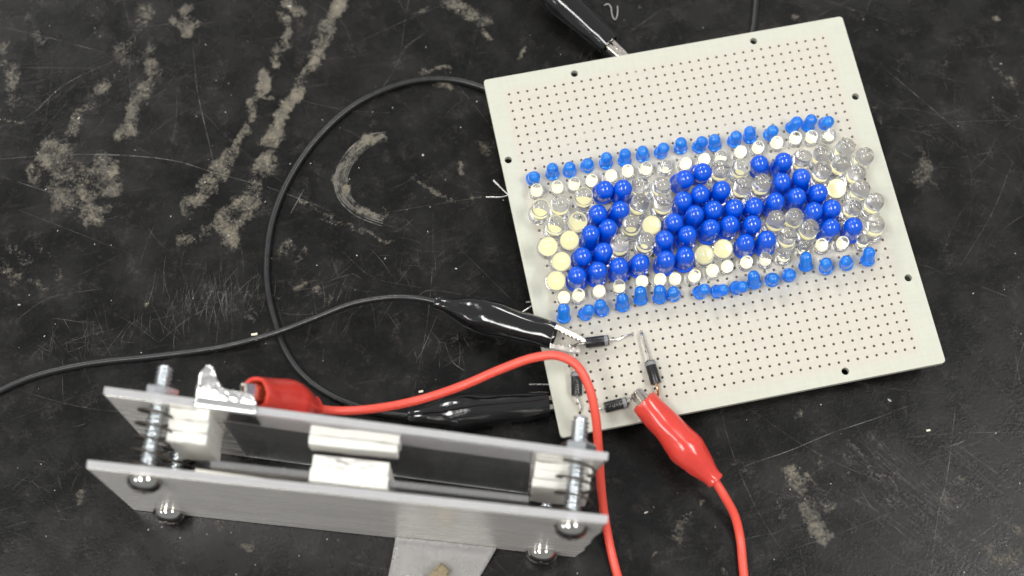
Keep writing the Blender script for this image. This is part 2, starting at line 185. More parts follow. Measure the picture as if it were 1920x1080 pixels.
ARC_STREAKS = [([(-34.7, -0.0), (-39.1, -0.1), (-44.0, -2.5), (-48.2, -6.9), (-50.2, -11.8), (-49.6, -17.1), (-46.3, -21.9), (-42.6, -24.7), (-40.2, -26.2)], 0.35, 0.2),
 ([(-51.1, -11.6), (-50.4, -17.2), (-47.0, -22.1), (-43.2, -25.1), (-40.6, -26.6)], 0.59, 0.1), ([(-48.8, -7.0), (-50.9, -12.0), (-50.3, -17.4), (-46.9, -22.3)], 0.81, 0.12),
 ([(-50.2, -11.9), (-49.6, -17.3), (-46.4, -22.1), (-42.6, -24.9)], 0.32, 0.25), ([(-44.1, -2.9), (-48.3, -7.3), (-50.3, -12.2), (-49.7, -17.5)], 0.81, 0.07),
 ([(-35.0, -2.9), (-38.7, -3.0), (-42.7, -5.0), (-46.2, -8.6), (-47.9, -12.6), (-47.4, -17.0)], 0.39, 0.19), ([(-48.8, -6.7), (-50.9, -11.8), (-50.3, -17.4), (-46.9, -22.3)], 0.55, 0.14),
 ([(-46.6, -8.3), (-48.3, -12.4), (-47.8, -16.9), (-45.1, -20.9), (-41.9, -23.3)], 0.47, 0.1), ([(-34.8, -1.6), (-38.9, -1.7), (-43.4, -3.9), (-47.3, -7.9), (-49.2, -12.4)], 0.62, 0.1),
 ([(-48.2, -12.4), (-47.7, -17.0), (-44.9, -21.1), (-41.8, -23.5), (-39.7, -24.7)], 0.68, 0.14), ([(-39.0, -1.3), (-43.5, -3.5), (-47.5, -7.6), (-49.4, -12.2), (-48.8, -17.2)], 0.38, 0.2),
 ([(-35.0, 0.1), (-39.7, -0.0), (-44.8, -2.5), (-49.2, -7.1), (-51.3, -12.2), (-50.7, -17.8), (-47.3, -22.8), (-43.4, -25.7), (-40.8, -27.3)], 0.87, 0.22),
 ([(-44.2, -2.6), (-48.5, -7.0), (-50.6, -12.0), (-50.0, -17.5), (-46.6, -22.3), (-42.8, -25.2), (-40.3, -26.7)], 0.58, 0.23), ([(-34.8, -1.4), (-38.8, -1.5), (-43.2, -3.7), (-47.1, -7.6), (-48.9, -12.1)], 0.59, 0.25),
 ([(-35.2, -2.5), (-39.0, -2.6), (-43.1, -4.6), (-46.7, -8.3)], 0.38, 0.18), ([(-46.8, -8.2), (-48.6, -12.6), (-48.0, -17.4), (-45.1, -21.6), (-41.8, -24.1), (-39.6, -25.4)], 0.55, 0.17),
 ([(-49.8, -12.2), (-49.2, -17.4), (-46.1, -21.9), (-42.5, -24.6), (-40.2, -26.0)], 0.6, 0.21)]
SCRATCH_FIELDS = [(-88.58, -39.05, 18.84, 8.7, -1.79, 0.25, 110, 4, 13, 0.15, 0.5), (-122.08, -44.54, 21.74, 7.25, -1.2, 0.8, 60, 3, 12, 0.15, 0.5), (84.51, -128.19, 21.74, 13.04, -0.94, 0.12, 80, 12, 45, 0.1, 0.38),
 (51.01, -125.73, 17.39, 11.59, 0.15, 0.5, 30, 4, 15, 0.1, 0.35), (-32.24, -63.94, 8.7, 5.8, -1.42, 0.7, 24, 2, 7, 0.2, 0.6), (-101.56, 29.46, 31.88, 17.39, 0.59, 0.7, 60, 5, 25, 0.1, 0.4),
 (-57.8, -45.17, 15.94, 8.7, 0.72, 0.6, 40, 3, 12, 0.15, 0.45), (119.02, -30.82, 15.94, 26.09, -0.78, 0.9, 50, 4, 20, 0.1, 0.35), (-134.74, -82.9, 15.94, 15.94, -0.54, 0.8, 40, 2, 8, 0.1, 0.4),
 (-33.21, -37.66, 17.39, 11.59, 0.54, 0.7, 36, 3, 10, 0.15, 0.4)]

# ------------------------------------------------------------------ helpers
def vec(a): return Vector(a)
ORG = {}

def tag(o, label=None, cat=None, group=None, kind=None):
    if label: o['label'] = label
    if cat: o['category'] = cat
    if group: o['group'] = group
    if kind: o['kind'] = kind
    return o

def thing(name, label, cat, loc=(0, 0, 0), rotz=0.0, group=None):
    o = bpy.data.objects.new(name, None)
    o.empty_display_size = 0.005
    COL.objects.link(o)
    o.location = Vector(loc) * MM
    o.rotation_euler = (0, 0, rotz)
    ORG[o.name] = Vector((0, 0, 0)) if rotz else Vector(loc)
    return tag(o, label, cat, group)

class MB:
    """collects shapes (mm) into one mesh"""
    def __init__(s): s.v = []; s.f = []; s.mi = []
    def add(s, vs, fs, mi=0):
        n = len(s.v); s.v.extend([tuple(q) for q in vs])
        s.f.extend([tuple(i + n for i in f) for f in fs]); s.mi.extend([mi] * len(fs))
    def lathe(s, prof, o=(0, 0, 0), axis=(0, 0, 1), up=None, segs=24, sq=(1, 1), mi=0, cap0=True, cap1=True, wob=0.0, seed=0):
        a = Vector(axis).normalized(); o = Vector(o)
        if up is None: up = (0, 0, 1) if abs(a.z) < .9 else (0, 1, 0)
        x = Vector(up) - a * Vector(up).dot(a); x.normalize(); y = a.cross(x)
        vs = []; fs = []
        for r, h in prof:
            for k in range(segs):
                t = 2 * math.pi * k / segs
                rr = r
                if wob: rr = r * (1 + wob * noise.noise(Vector((math.cos(t) * 1.3 + seed, math.sin(t) * 1.3, h * .16))) + wob * .35 * noise.noise(Vector((math.cos(t) * 3 + seed, math.sin(t) * 3, h * .45))))
                vs.append(o + a * h + x * (rr * sq[0] * math.cos(t)) + y * (rr * sq[1] * math.sin(t)))
        for i in range(len(prof) - 1):
            for k in range(segs):
                k2 = (k + 1) % segs
                fs.append((i * segs + k, i * segs + k2, (i + 1) * segs + k2, (i + 1) * segs + k))
        if cap0: fs.append(tuple(range(segs - 1, -1, -1)))
        if cap1: fs.append(tuple((len(prof) - 1) * segs + k for k in range(segs)))
        s.add(vs, fs, mi)
    def tube(s, pts, r, segs=10, mi=0, caps=True):
        pts = [Vector(q) for q in pts]; n = len(pts)
        rs = r if isinstance(r, (list, tuple)) else [r] * n
        t0 = (pts[1] - pts[0]).normalized()
        x = t0.orthogonal().normalized(); vs = []; fs = []
        for i, q in enumerate(pts):
            t = (pts[min(i + 1, n - 1)] - pts[max(i - 1, 0)]).normalized()
            x = (x - t * x.dot(t)).normalized(); y = t.cross(x)
            for k in range(segs):
                a = 2 * math.pi * k / segs
                vs.append(q + (x * math.cos(a) + y * math.sin(a)) * rs[i])
        for i in range(n - 1):
            for k in range(segs):
                k2 = (k + 1) % segs
                fs.append((i * segs + k, i * segs + k2, (i + 1) * segs + k2, (i + 1) * segs + k))
        if caps:
            fs.append(tuple(range(segs - 1, -1, -1))); fs.append(tuple((n - 1) * segs + k for k in range(segs)))
        s.add(vs, fs, mi)
    def prism(s, outline, fn0, fn1, mi=0, emi=None):
        """outline: list of 2D points; fn0/fn1 map a 2D point to 3D on either side"""
        n = len(outline)
        vs = [fn0(p) for p in outline] + [fn1(p) for p in outline]
        fs = [tuple(range(n)), tuple(range(2 * n - 1, n - 1, -1))]
        fs += [(i, i + n, (i + 1) % n + n, (i + 1) % n) for i in range(n)]
        s.add(vs, fs, mi)
        if emi is not None: s.mi[-n:] = [emi] * n
    def softbox(s, lo, hi, bev=.3, jit=.12, seed=0, mi=0):
        bm = bmesh.new(); bmesh.ops.create_cube(bm, size=1)
        for q in bm.verts: q.co = Vector([lo[i] + (q.co[i] + .5) * (hi[i] - lo[i]) for i in range(3)])
        bmesh.ops.bevel(bm, geom=list(bm.edges), offset=bev, segments=2, affect='EDGES', profile=.6)
        L = max(hi[i] - lo[i] for i in range(3))
        bmesh.ops.subdivide_edges(bm, edges=[e for e in bm.edges if e.calc_length() > L * .3], cuts=5, use_grid_fill=True)
        for q in bm.verts:
            n = noise.noise_vector(q.co * .45 + Vector((seed, seed * 2, 0))); q.co += n * jit
        bm.verts.index_update()
        s.add([q.co.copy() for q in bm.verts], [[q.index for q in f.verts] for f in bm.faces], mi); bm.free()
    def mesh(s, name, mats, org=Vector((0, 0, 0)), smooth=35):
        me = bpy.data.meshes.new(name)
        me.from_pydata([((q[0] - org[0]) * MM, (q[1] - org[1]) * MM, (q[2] - org[2]) * MM) for q in s.v], [], s.f)
        if not isinstance(mats, (list, tuple)): mats = [mats]
        for mm_ in mats: me.materials.append(mm_)
        me.polygons.foreach_set('material_index', s.mi)
        bm = bmesh.new(); bm.from_mesh(me); bmesh.ops.recalc_face_normals(bm, faces=bm.faces); bm.to_mesh(me); bm.free()
        if smooth:
            me.polygons.foreach_set('use_smooth', [True] * len(me.polygons))
            me.set_sharp_from_angle(angle=math.radians(smooth))
        me.update()
        return me
    def build(s, name, mats, parent=None, smooth=35):
        org = ORG.get(parent.name, Vector((0, 0, 0))) if parent else Vector((0, 0, 0))
        o = bpy.data.objects.new(name, s.mesh(name, mats, org, smooth))
        COL.objects.link(o)
        if parent: o.parent = parent
        ORG[o.name] = org
        return o

def spline(pts, sub=8):
    p = [Vector(q) for q in pts]; out = []
    p = [p[0] * 2 - p[1]] + p + [p[-1] * 2 - p[-2]]
    for i in range(1, len(p) - 2):
        a, b, c, d = p[i - 1], p[i], p[i + 1], p[i + 2]
        # centripetal parametrisation keeps the curve from overshooting
        t0 = 0; t1 = t0 + max((b - a).length, 1e-6) ** .5; t2 = t1 + max((c - b).length, 1e-6) ** .5; t3 = t2 + max((d - c).length, 1e-6) ** .5
        for k in range(sub):
            t = t1 + (t2 - t1) * k / sub
            A1 = a * ((t1 - t) / (t1 - t0)) + b * ((t - t0) / (t1 - t0)); A2 = b * ((t2 - t) / (t2 - t1)) + c * ((t - t1) / (t2 - t1)); A3 = c * ((t3 - t) / (t3 - t2)) + d * ((t - t2) / (t3 - t2))
            B1 = A1 * ((t2 - t) / (t2 - t0)) + A2 * ((t - t0) / (t2 - t0)); B2 = A2 * ((t3 - t) / (t3 - t1)) + A3 * ((t - t1) / (t3 - t1))
            out.append(B1 * ((t2 - t) / (t2 - t1)) + B2 * ((t - t1) / (t2 - t1)))
    out.append(p[-2])
    return out

# ------------------------------------------------------------------ materials
class N:
    """tiny node-graph helper"""
    def __init__(s, name):
        s.m = bpy.data.materials.new(name); s.m.use_nodes = True
        s.t = s.m.node_tree; s.b = s.t.nodes['Principled BSDF']
        tc = s.t.nodes.new('ShaderNodeTexCoord'); mp = s.t.nodes.new('ShaderNodeMapping')
        mp.inputs['Scale'].default_value = (1000, 1000, 1000)
        s.t.links.new(tc.outputs['Object'], mp.inputs['Vector']); s.co = mp.outputs[0]
    def set(s, **k):
        for key, v in k.items():
            i = s.b.inputs[key.replace('_', ' ')]
            if hasattr(v, 'links') or isinstance(v, bpy.types.NodeSocket): s.t.links.new(v, i)
            elif isinstance(v, tuple): i.default_value = (*v, 1) if len(v) == 3 else v
            else: i.default_value = v
        return s
    def noise(s, scale, detail=4, rough=.55, stretch=None, dist=0.0, rot=0.0):
        n = s.t.nodes.new('ShaderNodeTexNoise'); n.inputs['Scale'].default_value = scale; n.inputs['Detail'].default_value = detail; n.inputs['Roughness'].default_value = rough; n.inputs['Distortion'].default_value = dist
        co = s.co
        if stretch:
            mp = s.t.nodes.new('ShaderNodeMapping'); mp.inputs['Scale'].default_value = stretch; mp.inputs['Rotation'].default_value = (0, 0, rot)
            s.t.links.new(co, mp.inputs['Vector']); co = mp.outputs[0]
        s.t.links.new(co, n.inputs['Vector']); return n.outputs['Fac']
    def math(s, op, a, b=0.0, c=None, clamp=False):
        n = s.t.nodes.new('ShaderNodeMath'); n.operation = op; n.use_clamp = clamp
        for i, q in enumerate((a, b, c)):
            if q is None: continue
            if isinstance(q, (int, float)): n.inputs[i].default_value = q
            else: s.t.links.new(q, n.inputs[i])
        return n.outputs[0]
    def ramp(s, f, a, b, lo=0.0, hi=1.0):
        n = s.t.nodes.new('ShaderNodeMapRange'); n.interpolation_type = 'SMOOTHSTEP'
        s.t.links.new(f, n.inputs[0])
        for i, q in enumerate((a, b, lo, hi)): n.inputs[i + 1].default_value = q
        return n.outputs[0]
    def mix(s, f, a, b):
        n = s.t.nodes.new('ShaderNodeMix'); n.data_type = 'RGBA'
        if isinstance(f, (int, float)): n.inputs[0].default_value = f
        else: s.t.links.new(f, n.inputs[0])
        for i, q in ((6, a), (7, b)):
            if isinstance(q, tuple): n.inputs[i].default_value = (*q, 1)
            else: s.t.links.new(q, n.inputs[i])
        return n.outputs[2]
    def bump(s, h, strength=.3, dist=.1):
        n = s.t.nodes.new('ShaderNodeBump'); n.inputs['Strength'].default_value = strength; n.inputs['Distance'].default_value = dist * MM
        s.t.links.new(h, n.inputs['Height']); s.t.links.new(n.outputs[0], s.b.inputs['Normal']); return s
    def attr(s, name):
        n = s.t.nodes.new('ShaderNodeAttribute'); n.attribute_name = name; return n.outputs['Fac']
    def xyz(s):
        n = s.t.nodes.new('ShaderNodeSeparateXYZ'); s.t.links.new(s.co, n.inputs[0]); return n.outputs

MAT = {}
def material(name, base, rough=.5, metal=0.0, vary=.12, nscale=.5, bump=0.0, **k):
    g = N(name)
    f = g.noise(nscale, 4)
    dark = tuple(c * (1 - vary) for c in base); lite = tuple(min(1, c * (1 + vary)) for c in base)
    g.set(Base_Color=g.mix(f, dark, lite), Metallic=metal, **k)
    g.set(Roughness=g.ramp(g.noise(nscale * 1.7, 3), .2, .8, max(.02, rough * .75), min(1, rough * 1.25)))
    if bump: g.bump(g.noise(nscale * 6, 3), bump, .15)
    MAT[name] = g.m
    return g.m

# black bench top: dusty smudges, dried residue in the 'stain' attribute
g = N('black_bench_resin')
st = g.attr('stain')
broad = g.noise(.022, 5, .6); fine = g.noise(1.1, 5, .65); grain = g.noise(3.5, 3, .7); patch = g.noise(.16, 6, .68, dist=.4)
brush = g.noise(.5, 4, .6, stretch=(.12, 1.0, 1), rot=.75)
wisp = g.noise(.35, 5, .7, stretch=(1.0, .07, 1), rot=-.25)
base = g.mix(g.ramp(broad, .38, .72), (.0030, .0029, .0028), (.0085, .0080, .0075))
smudge = g.math('MULTIPLY', g.ramp(patch, .50, .80), g.ramp(fine, .30, .75))
base = g.mix(g.math('MULTIPLY', g.ramp(g.noise(.55, 6, .75), .42, .75), .22), base, (.034, .0315, .029))
base = g.mix(g.math('MULTIPLY', smudge, .60), base, (.085, .078, .068))
base = g.mix(g.math('MULTIPLY', g.ramp(g.noise(2.2, 3, .6), .66, .76), .22), base, (.12, .115, .105))
base = g.mix(g.math('MULTIPLY', g.ramp(brush, .60, .82), .22), base, (.085, .082, .078))
base = g.mix(g.math('MULTIPLY', g.ramp(wisp, .64, .84), .20), base, (.09, .085, .08))
e1 = g.math('MULTIPLY_ADD', g.math('SUBTRACT', fine, .5), 1.8, g.math('MULTIPLY', st, 1.05))
e2 = g.math('MULTIPLY_ADD', g.math('SUBTRACT', patch, .5), 2.2, e1)
mask = g.ramp(e2, .10, 1.10)
mask = g.math('MULTIPLY', mask, g.ramp(st, .02, .2))
mask = g.math('MULTIPLY', mask, g.ramp(grain, .25, .60, .42, 1.0))
res = g.mix(g.ramp(g.noise(.28, 4), .35, .65), (.135, .121, .098), (.225, .197, .145))
base = g.mix(g.math('MULTIPLY', mask, .85), base, res)
spark = g.math('MULTIPLY', g.ramp(g.noise(2.1, 2, .5), .66, .74), g.ramp(st, .10, .45))
base = g.mix(g.math('MULTIPLY', spark, .85), base, (.55, .50, .41))
g.set(Base_Color=base, Specular_IOR_Level=.30)
rg = g.ramp(g.noise(.09, 5, .6), .3, .75, .20, .38)
rg = g.math('ADD', rg, g.math('MULTIPLY', mask, .25), clamp=True)
g.set(Roughness=rg)
g.bump(g.math('ADD', g.math('MULTIPLY', fine, .9), g.math('MULTIPLY', mask, .8)), .42, .14)
BENCH = g.m

def scratch_mat():
    g = N('pale_scratch')
    g.set(Base_Color=(.20, .19, .17), Roughness=.6)
    a = g.math('MULTIPLY', g.ramp(g.noise(.25, 4, .7), .30, .72), g.attr('fade'))
    g.set(Alpha=a)
    return g.m
SCR = scratch_mat()
DUST = material('pale_dust', (.42, .40, .36), .8, vary=.3)

# glass-fibre board: greenish border, warmer drilled field, faint weave
g = N('fibreglass_board')
X, Y, Z = g.xyz()[0], g.xyz()[1], g.xyz()[2]
inx = g.math('MULTIPLY', g.ramp(X, -2.6, -.6), g.ramp(X, 89.3, 91.3, 1, 0))
iny = g.math('MULTIPLY', g.ramp(Y, -94.6, -92.4), g.ramp(Y, .2, 2.4, 1, 0))
field = g.math('MULTIPLY', inx, iny)
c = g.mix(field, (.505, .515, .438), (.520, .492, .424))
c = g.mix(g.math('MULTIPLY', g.ramp(g.noise(.05, 4), .35, .7), .22), c, (.51, .495, .435))
wv = g.noise(.9, 3, .6, stretch=(.16, 1.6, 1)); wv2 = g.noise(.9, 3, .6, stretch=(1.6, .16, 1))
c = g.mix(g.math('MULTIPLY', g.ramp(g.math('ADD', wv, wv2), .8, 1.25), .22), c, (.42, .40, .345))
g.set(Base_Color=c, Roughness=.42, Specular_IOR_Level=.4, Subsurface_Weight=.12)
g.b.inputs['Subsurface Radius'].default_value = (1, .9, .6); g.b.inputs['Subsurface Scale'].default_value = .0012
g.bump(g.math('ADD', wv, wv2), .05, .04)
BOARD = g.m

g = N('blue_epoxy'); g.set(Base_Color=g.mix(g.noise(.35, 2), (.0, .080, .65), (.0, .130, .88)), Roughness=.02, Specular_IOR_Level=.75, Transmission_Weight=.22, IOR=1.5, Subsurface_Weight=.10, Coat_Weight=.2, Coat_Roughness=.01)
g.b.inputs['Subsurface Radius'].default_value = (.2, .5, 1); g.b.inputs['Subsurface Scale'].default_value = .0012
BLUE = g.m
g = N('pale_blue_epoxy'); g.set(Base_Color=g.mix(g.noise(.35, 2), (.006, .26, 1.0), (.03, .36, 1.0)), Roughness=.03, Transmission_Weight=.55, IOR=1.5, Subsurface_Weight=.1, Coat_Weight=.3, Coat_Roughness=.01)
g.b.inputs['Subsurface Radius'].default_value = (.2, .5, 1); g.b.inputs['Subsurface Scale'].default_value = .001
PALEBLUE = g.m
g = N('clear_epoxy'); g.set(Base_Color=g.mix(g.noise(.4, 2), (.975, .98, .985), (.99, .99, .99)), Roughness=.012, Transmission_Weight=.93, IOR=1.5)
CLEAR = g.m
PHOS = material('yellow_phosphor', (.93, .88, .50), .7, vary=.05, Emission_Color=(1.0, .91, .40), Emission_Strength=.34)     # weak glow added to both phosphors to brighten the discs under the lens
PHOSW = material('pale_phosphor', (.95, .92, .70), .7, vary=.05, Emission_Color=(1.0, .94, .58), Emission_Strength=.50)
TIN = material('tinned_wire', (.62, .60, .57), .28, 1.0, vary=.15)
SOLDER = material('dull_solder', (.30, .28, .24), .5, .3, vary=.2)
COPPER = material('copper_lead', (.72, .42, .26), .3, 1.0)
DIODE = material('black_diode_body', (.012, .012, .013), .30, vary=.3, nscale=2, bump=.08)
BAND = material('grey_band', (.20, .20, .205), .4, vary=.15, nscale=2)
PRINT = material('grey_print', (.30, .30, .30), .6)
BPVC = material('black_pvc', (.0065, .0065, .007), .12, vary=.25, nscale=.35, bump=.14, Coat_Weight=.5, Coat_Roughness=.03)
RPVC = material('red_pvc', (.64, .050, .036), .20, vary=.10, nscale=.35, bump=.10, Coat_Weight=.25, Coat_Roughness=.12, Subsurface_Weight=.08)
BWIRE = material('black_wire_sheath', (.012, .012, .0125), .36, vary=.2, nscale=.4, bump=.06)
RWIRE = material('red_wire_sheath', (.76, .085, .055), .38, vary=.06, nscale=.4, bump=.06)
NICKEL = material('nickel_jaw', (.74, .69, .63), .24, 1.0, vary=.15, nscale=.8, bump=.08)
BRASS = material('brass_jaw', (.50, .42, .28), .32, 1.0, vary=.2, nscale=.8, bump=.08)
ZINC = material('zinc_steel', (.80, .83, .85), .22, 1.0, vary=.12, nscale=.8, bump=.06)
CHROME = material('polished_steel', (.50, .49, .46), .07, 1.0, vary=.08, nscale=.6)
SPRING = material('dark_spring_steel', (.075, .065, .055), .35, .7, vary=.2, nscale=1)
FOAM = material('white_foam_tape', (.70, .69, .645), .85, vary=.05, nscale=.6, bump=.25)
PAPER = material('cream_tape', (.72, .69, .60), .7, vary=.06)
g = N('clear_acrylic'); g.set(Base_Color=g.mix(g.noise(.3, 4), (.90, .91, .91), (.97, .975, .97)), Roughness=g.ramp(g.noise(.4, 5, .7, stretch=(.08, 1, 1)), .35, .8, .03, .22), Transmission_Weight=.93, IOR=1.49)
ACR = g.m
g = N('sawn_acrylic_edge'); g.set(Base_Color=g.mix(g.noise(.6, 5, .7), (.66, .66, .67), (.90, .90, .91)), Roughness=.4, Transmission_Weight=.55, IOR=1.49)
g.bump(g.noise(1.5, 4, .7, stretch=(2, .4, .4)), .5, .2)
SAWN = g.m
g = N('edge_haze_band'); g.set(Base_Color=g.mix(g.noise(.4, 4), (.62, .61, .61), (.76, .75, .75)), Roughness=.35, Transmission_Weight=.55, IOR=1.2)
EDGE_HAZE = g.m
EDGE = material('frosted_acrylic', (.56, .55, .55), .38, vary=.12, nscale=.5, bump=.2)
# satin metal film on the plates, drawn lengthwise
g = N('satin_metal_film')
f1 = g.noise(.5, 4, .6, stretch=(.05, 1, .6))
g.set(Base_Color=g.mix(g.noise(.05, 3), (.74, .715, .67), (.86, .835, .79)), Metallic=.30, Roughness=g.ramp(f1, .3, .7, .20, .34), Specular_IOR_Level=.6)
g.bump(f1, .035, .1)
FILM = g.m
g = N('clear_strip_edge')
c = g.mix(g.ramp(g.noise(2.2, 3), .60, .72), (.20, .20, .20), (.55, .55, .54))
g.set(Base_Color=c, Roughness=.3)
g.set(Transmission_Weight=.3)
STRIP = g.m
FOIL = material('crumpled_foil', (.88, .87, .85), .20, 1.0, vary=.06, nscale=.5, bump=.04)
FOILDULL = material('wrinkled_tape', (.46, .45, .44), .28, .0, vary=.15, nscale=.12, bump=.08, Transmission_Weight=.45, IOR=1.3)
CRUMB = material('white_crumb', (.72, .68, .55), .8)

# ------------------------------------------------------------------ bench top
def make_bench():
    x0, x1, y0, y1, st_ = -170.0, 175.0, -170.0, 90.0, .5
    xs = np.arange(x0, x1 + .01, st_); ys = np.arange(y0, y1 + .01, st_)
    nx, ny = len(xs), len(ys)
    gx, gy = np.meshgrid(xs, ys)
    S = np.zeros_like(gx)
    nr = np.random.RandomState(2)
    def vnoise(cell):
        a = nr.uniform(-1, 1, (int((y1 - y0) / cell) + 4, int((x1 - x0) / cell) + 4))
        fx, fy = (gx - x0) / cell, (gy - y0) / cell; ix, iy = fx.astype(int), fy.astype(int); tx, ty = fx - ix, fy - iy
        tx, ty = tx * tx * (3 - 2 * tx), ty * ty * (3 - 2 * ty)
        return (a[iy, ix] * (1 - tx) + a[iy, ix + 1] * tx) * (1 - ty) + (a[iy + 1, ix] * (1 - tx) + a[iy + 1, ix + 1] * tx) * ty
    wx = gx + vnoise(7) * 1.1 + vnoise(3) * 1.0 + vnoise(1.3) * .6; wy = gy + vnoise(7) * 1.1 + vnoise(3) * 1.0 + vnoise(1.3) * .6
    gap = np.clip(.85 + .38 * vnoise(5) + .38 * vnoise(2.2), .25, 1.15)
    rng = random.Random(11)
    stains = [(l, w, s) for l, w, s in STAINS]
    for _ in range(70):      # small scattered spots of residue
        x, y = rng.uniform(x0, x1), rng.uniform(y0, y1); s = rng.uniform(.25, .6); a = rng.uniform(0, 6.28); L = rng.uniform(0, 3)
        stains.append(([(x, y), (x + L * math.cos(a), y + L * math.sin(a))], rng.uniform(.25, .8), s))
    for l, hw, s in stains:
        l = np.array(l); pad = hw * 2.2 + 3
        i0, i1 = np.searchsorted(xs, [l[:, 0].min() - pad, l[:, 0].max() + pad]); j0, j1 = np.searchsorted(ys, [l[:, 1].min() - pad, l[:, 1].max() + pad])
        if i1 <= i0 or j1 <= j0: continue
        px, py = wx[j0:j1, i0:i1], wy[j0:j1, i0:i1]; d = np.full(px.shape, 1e9)
        for a, b in zip(l[:-1], l[1:]):
            ab = b - a; t = np.clip(((px - a[0]) * ab[0] + (py - a[1]) * ab[1]) / max(ab @ ab, 1e-6), 0, 1)
            d = np.minimum(d, np.hypot(px - a[0] - t * ab[0], py - a[1] - t * ab[1]))
        q = np.clip((hw * 1.6 - d) / (hw * 1.1), 0, 1); q = q * q * (3 - 2 * q)
        S[j0:j1, i0:i1] = np.maximum(S[j0:j1, i0:i1], q * s * gap[j0:j1, i0:i1])
    nv = nx * ny
    co = np.zeros((nv, 3)); co[:, 0] = gx.ravel() * MM; co[:, 1] = gy.ravel() * MM
    idx = np.arange(nv).reshape(ny, nx)
    quads = np.stack([idx[:-1, :-1], idx[:-1, 1:], idx[1:, 1:], idx[1:, :-1]], -1).reshape(-1, 4)
    # the rest of the bench round the measured field, then its front edges
    ox0, ox1, oy0, oy1, dz = -520., 560., -420., 420., -30.
    ext = np.array([(ox0, oy0, 0), (ox1, oy0, 0), (ox1, oy1, 0), (ox0, oy1, 0), (ox0, oy0, dz), (ox1, oy0, dz), (ox1, oy1, dz), (ox0, oy1, dz)]) * MM
    c = [idx[0, 0], idx[0, -1], idx[-1, -1], idx[-1, 0]]
    e = [nv + i for i in range(8)]
    more = []
    for k in range(4):
        k2 = (k + 1) % 4
        more.append((e[k], e[k2], c[k2], c[k])); more.append((e[k + 4], e[k2 + 4], e[k2], e[k]))
    more.append((e[7], e[6], e[5], e[4]))
    allv = np.vstack([co, ext]); faces = np.vstack([quads, np.array(more)])
    me = bpy.data.meshes.new('bench_top')
    me.vertices.add(len(allv)); me.vertices.foreach_set('co', allv.ravel())
    me.loops.add(faces.size); me.loops.foreach_set('vertex_index', faces.ravel())
    me.polygons.add(len(faces)); me.polygons.foreach_set('loop_start', np.arange(0, faces.size, 4)); me.polygons.foreach_set('loop_total', np.full(len(faces), 4))
    me.update(calc_edges=True)
    at = me.attributes.new('stain', 'FLOAT', 'POINT')
    at.data.foreach_set('value', np.concatenate([S.ravel(), np.zeros(8)]).astype(np.float32))
    me.materials.append(BENCH)
    o = bpy.data.objects.new('bench_top', me); COL.objects.link(o)
    return tag(o, 'scratched black lab bench top with pale dried smears', 'bench', kind='structure')
bench = make_bench()

def make_scratches():
    rng = random.Random(5); b = MB(); fade = []
    lines = [(l, s, .10) for l, s in SCRATCHES] + [(l, s, w) for l, s, w in ARC_STREAKS]
    for _ in range(300):
        x, y = rng.uniform(-165, 165), rng.uniform(-160, 80); a = rng.choice([rng.uniform(0, 3.14), rng.gauss(-.75, .25), rng.gauss(.5, .3)]); L = rng.choice([rng.uniform(3, 12), rng.uniform(10, 60)]); k = rng.uniform(-.25, .25)
        pts = []
        for i in range(4):
            t = i / 3 - .5; pts.append((x + L * t * math.cos(a + k * t), y + L * t * math.sin(a + k * t)))
        lines.append((pts, rng.uniform(.08, .42), rng.uniform(.035, .08)))
    for cx, cy, rx, ry, ang, sp_, n, L0, L1, s0, s1 in SCRATCH_FIELDS:
        for _ in range(n):
            x, y = rng.gauss(cx, rx * .5), rng.gauss(cy, ry * .5); a = ang + rng.gauss(0, sp_); L = rng.uniform(L0, L1); k = rng.uniform(-.3, .3)
            lines.append(([(x + L * t * math.cos(a + k * t), y + L * t * math.sin(a + k * t)) for t in (-.5, -.17, .17, .5)], rng.uniform(s0, s1), rng.uniform(.035, .085)))
    for l, s, w in lines:
        sp = spline([(q[0], q[1], 0) for q in l], 10); n = len(sp); vs = []; fs = []
        for i, q in enumerate(sp):
            t = (sp[min(i + 1, n - 1)] - sp[max(i - 1, 0)]).normalized(); p = Vector((-t.y, t.x, 0))
            ww = w * (.35 + .65 * math.sin(math.pi * (i + .5) / n)) * rng.uniform(.7, 1.2)
            z = .012 + .006 * rng.random()
            vs += [(q.x + p.x * ww, q.y + p.y * ww, z), (q.x - p.x * ww, q.y - p.y * ww, z)]
            fade += [s, s]
        fs = [(2 * i, 2 * i + 2, 2 * i + 3, 2 * i + 1) for i in range(n - 1)]
        b.add(vs, fs)
    o = b.build('scratch_marks', SCR, bench, smooth=0)
    at = o.data.attributes.new('fade', 'FLOAT', 'POINT'); at.data.foreach_set('value', fade)
    tag(o, kind='stuff')
    d = MB()
    for _ in range(420):
        x, y = rng.uniform(-165, 165), rng.uniform(-160, 80); r = rng.uniform(.05, .16) * (2.0 if rng.random() < .06 else 1); a = rng.uniform(0, 6.3); el = rng.uniform(1, 2.6)
        c, s_ = math.cos(a), math.sin(a); vs = []
        for k in range(6):
            t = k * math.pi / 3; px, py = r * el * math.cos(t), r * math.sin(t); vs.append((x + px * c - py * s_, y + px * s_ + py * c, .02))
        vs.append((x, y, .02 + r * .6)); d.add(vs, [(k, (k + 1) % 6, 6) for k in range(6)])
    tag(d.build('dust_specks', DUST, bench), kind='stuff')
make_scratches()

# ------------------------------------------------------------------ perforated board
ZT, TH = 10.0, 1.6
BX0, BX1, BY0, BY1 = -6.1, 95.8, -96.8, 5.55
PITCH, NCOL, NROW, HR = 2.54, 36, 37, .38
board_root = thing('circuit_board', 'square cream perforated circuit board covered with blue and clear LEDs', 'circuit board', (44.5, -45.7, 0))

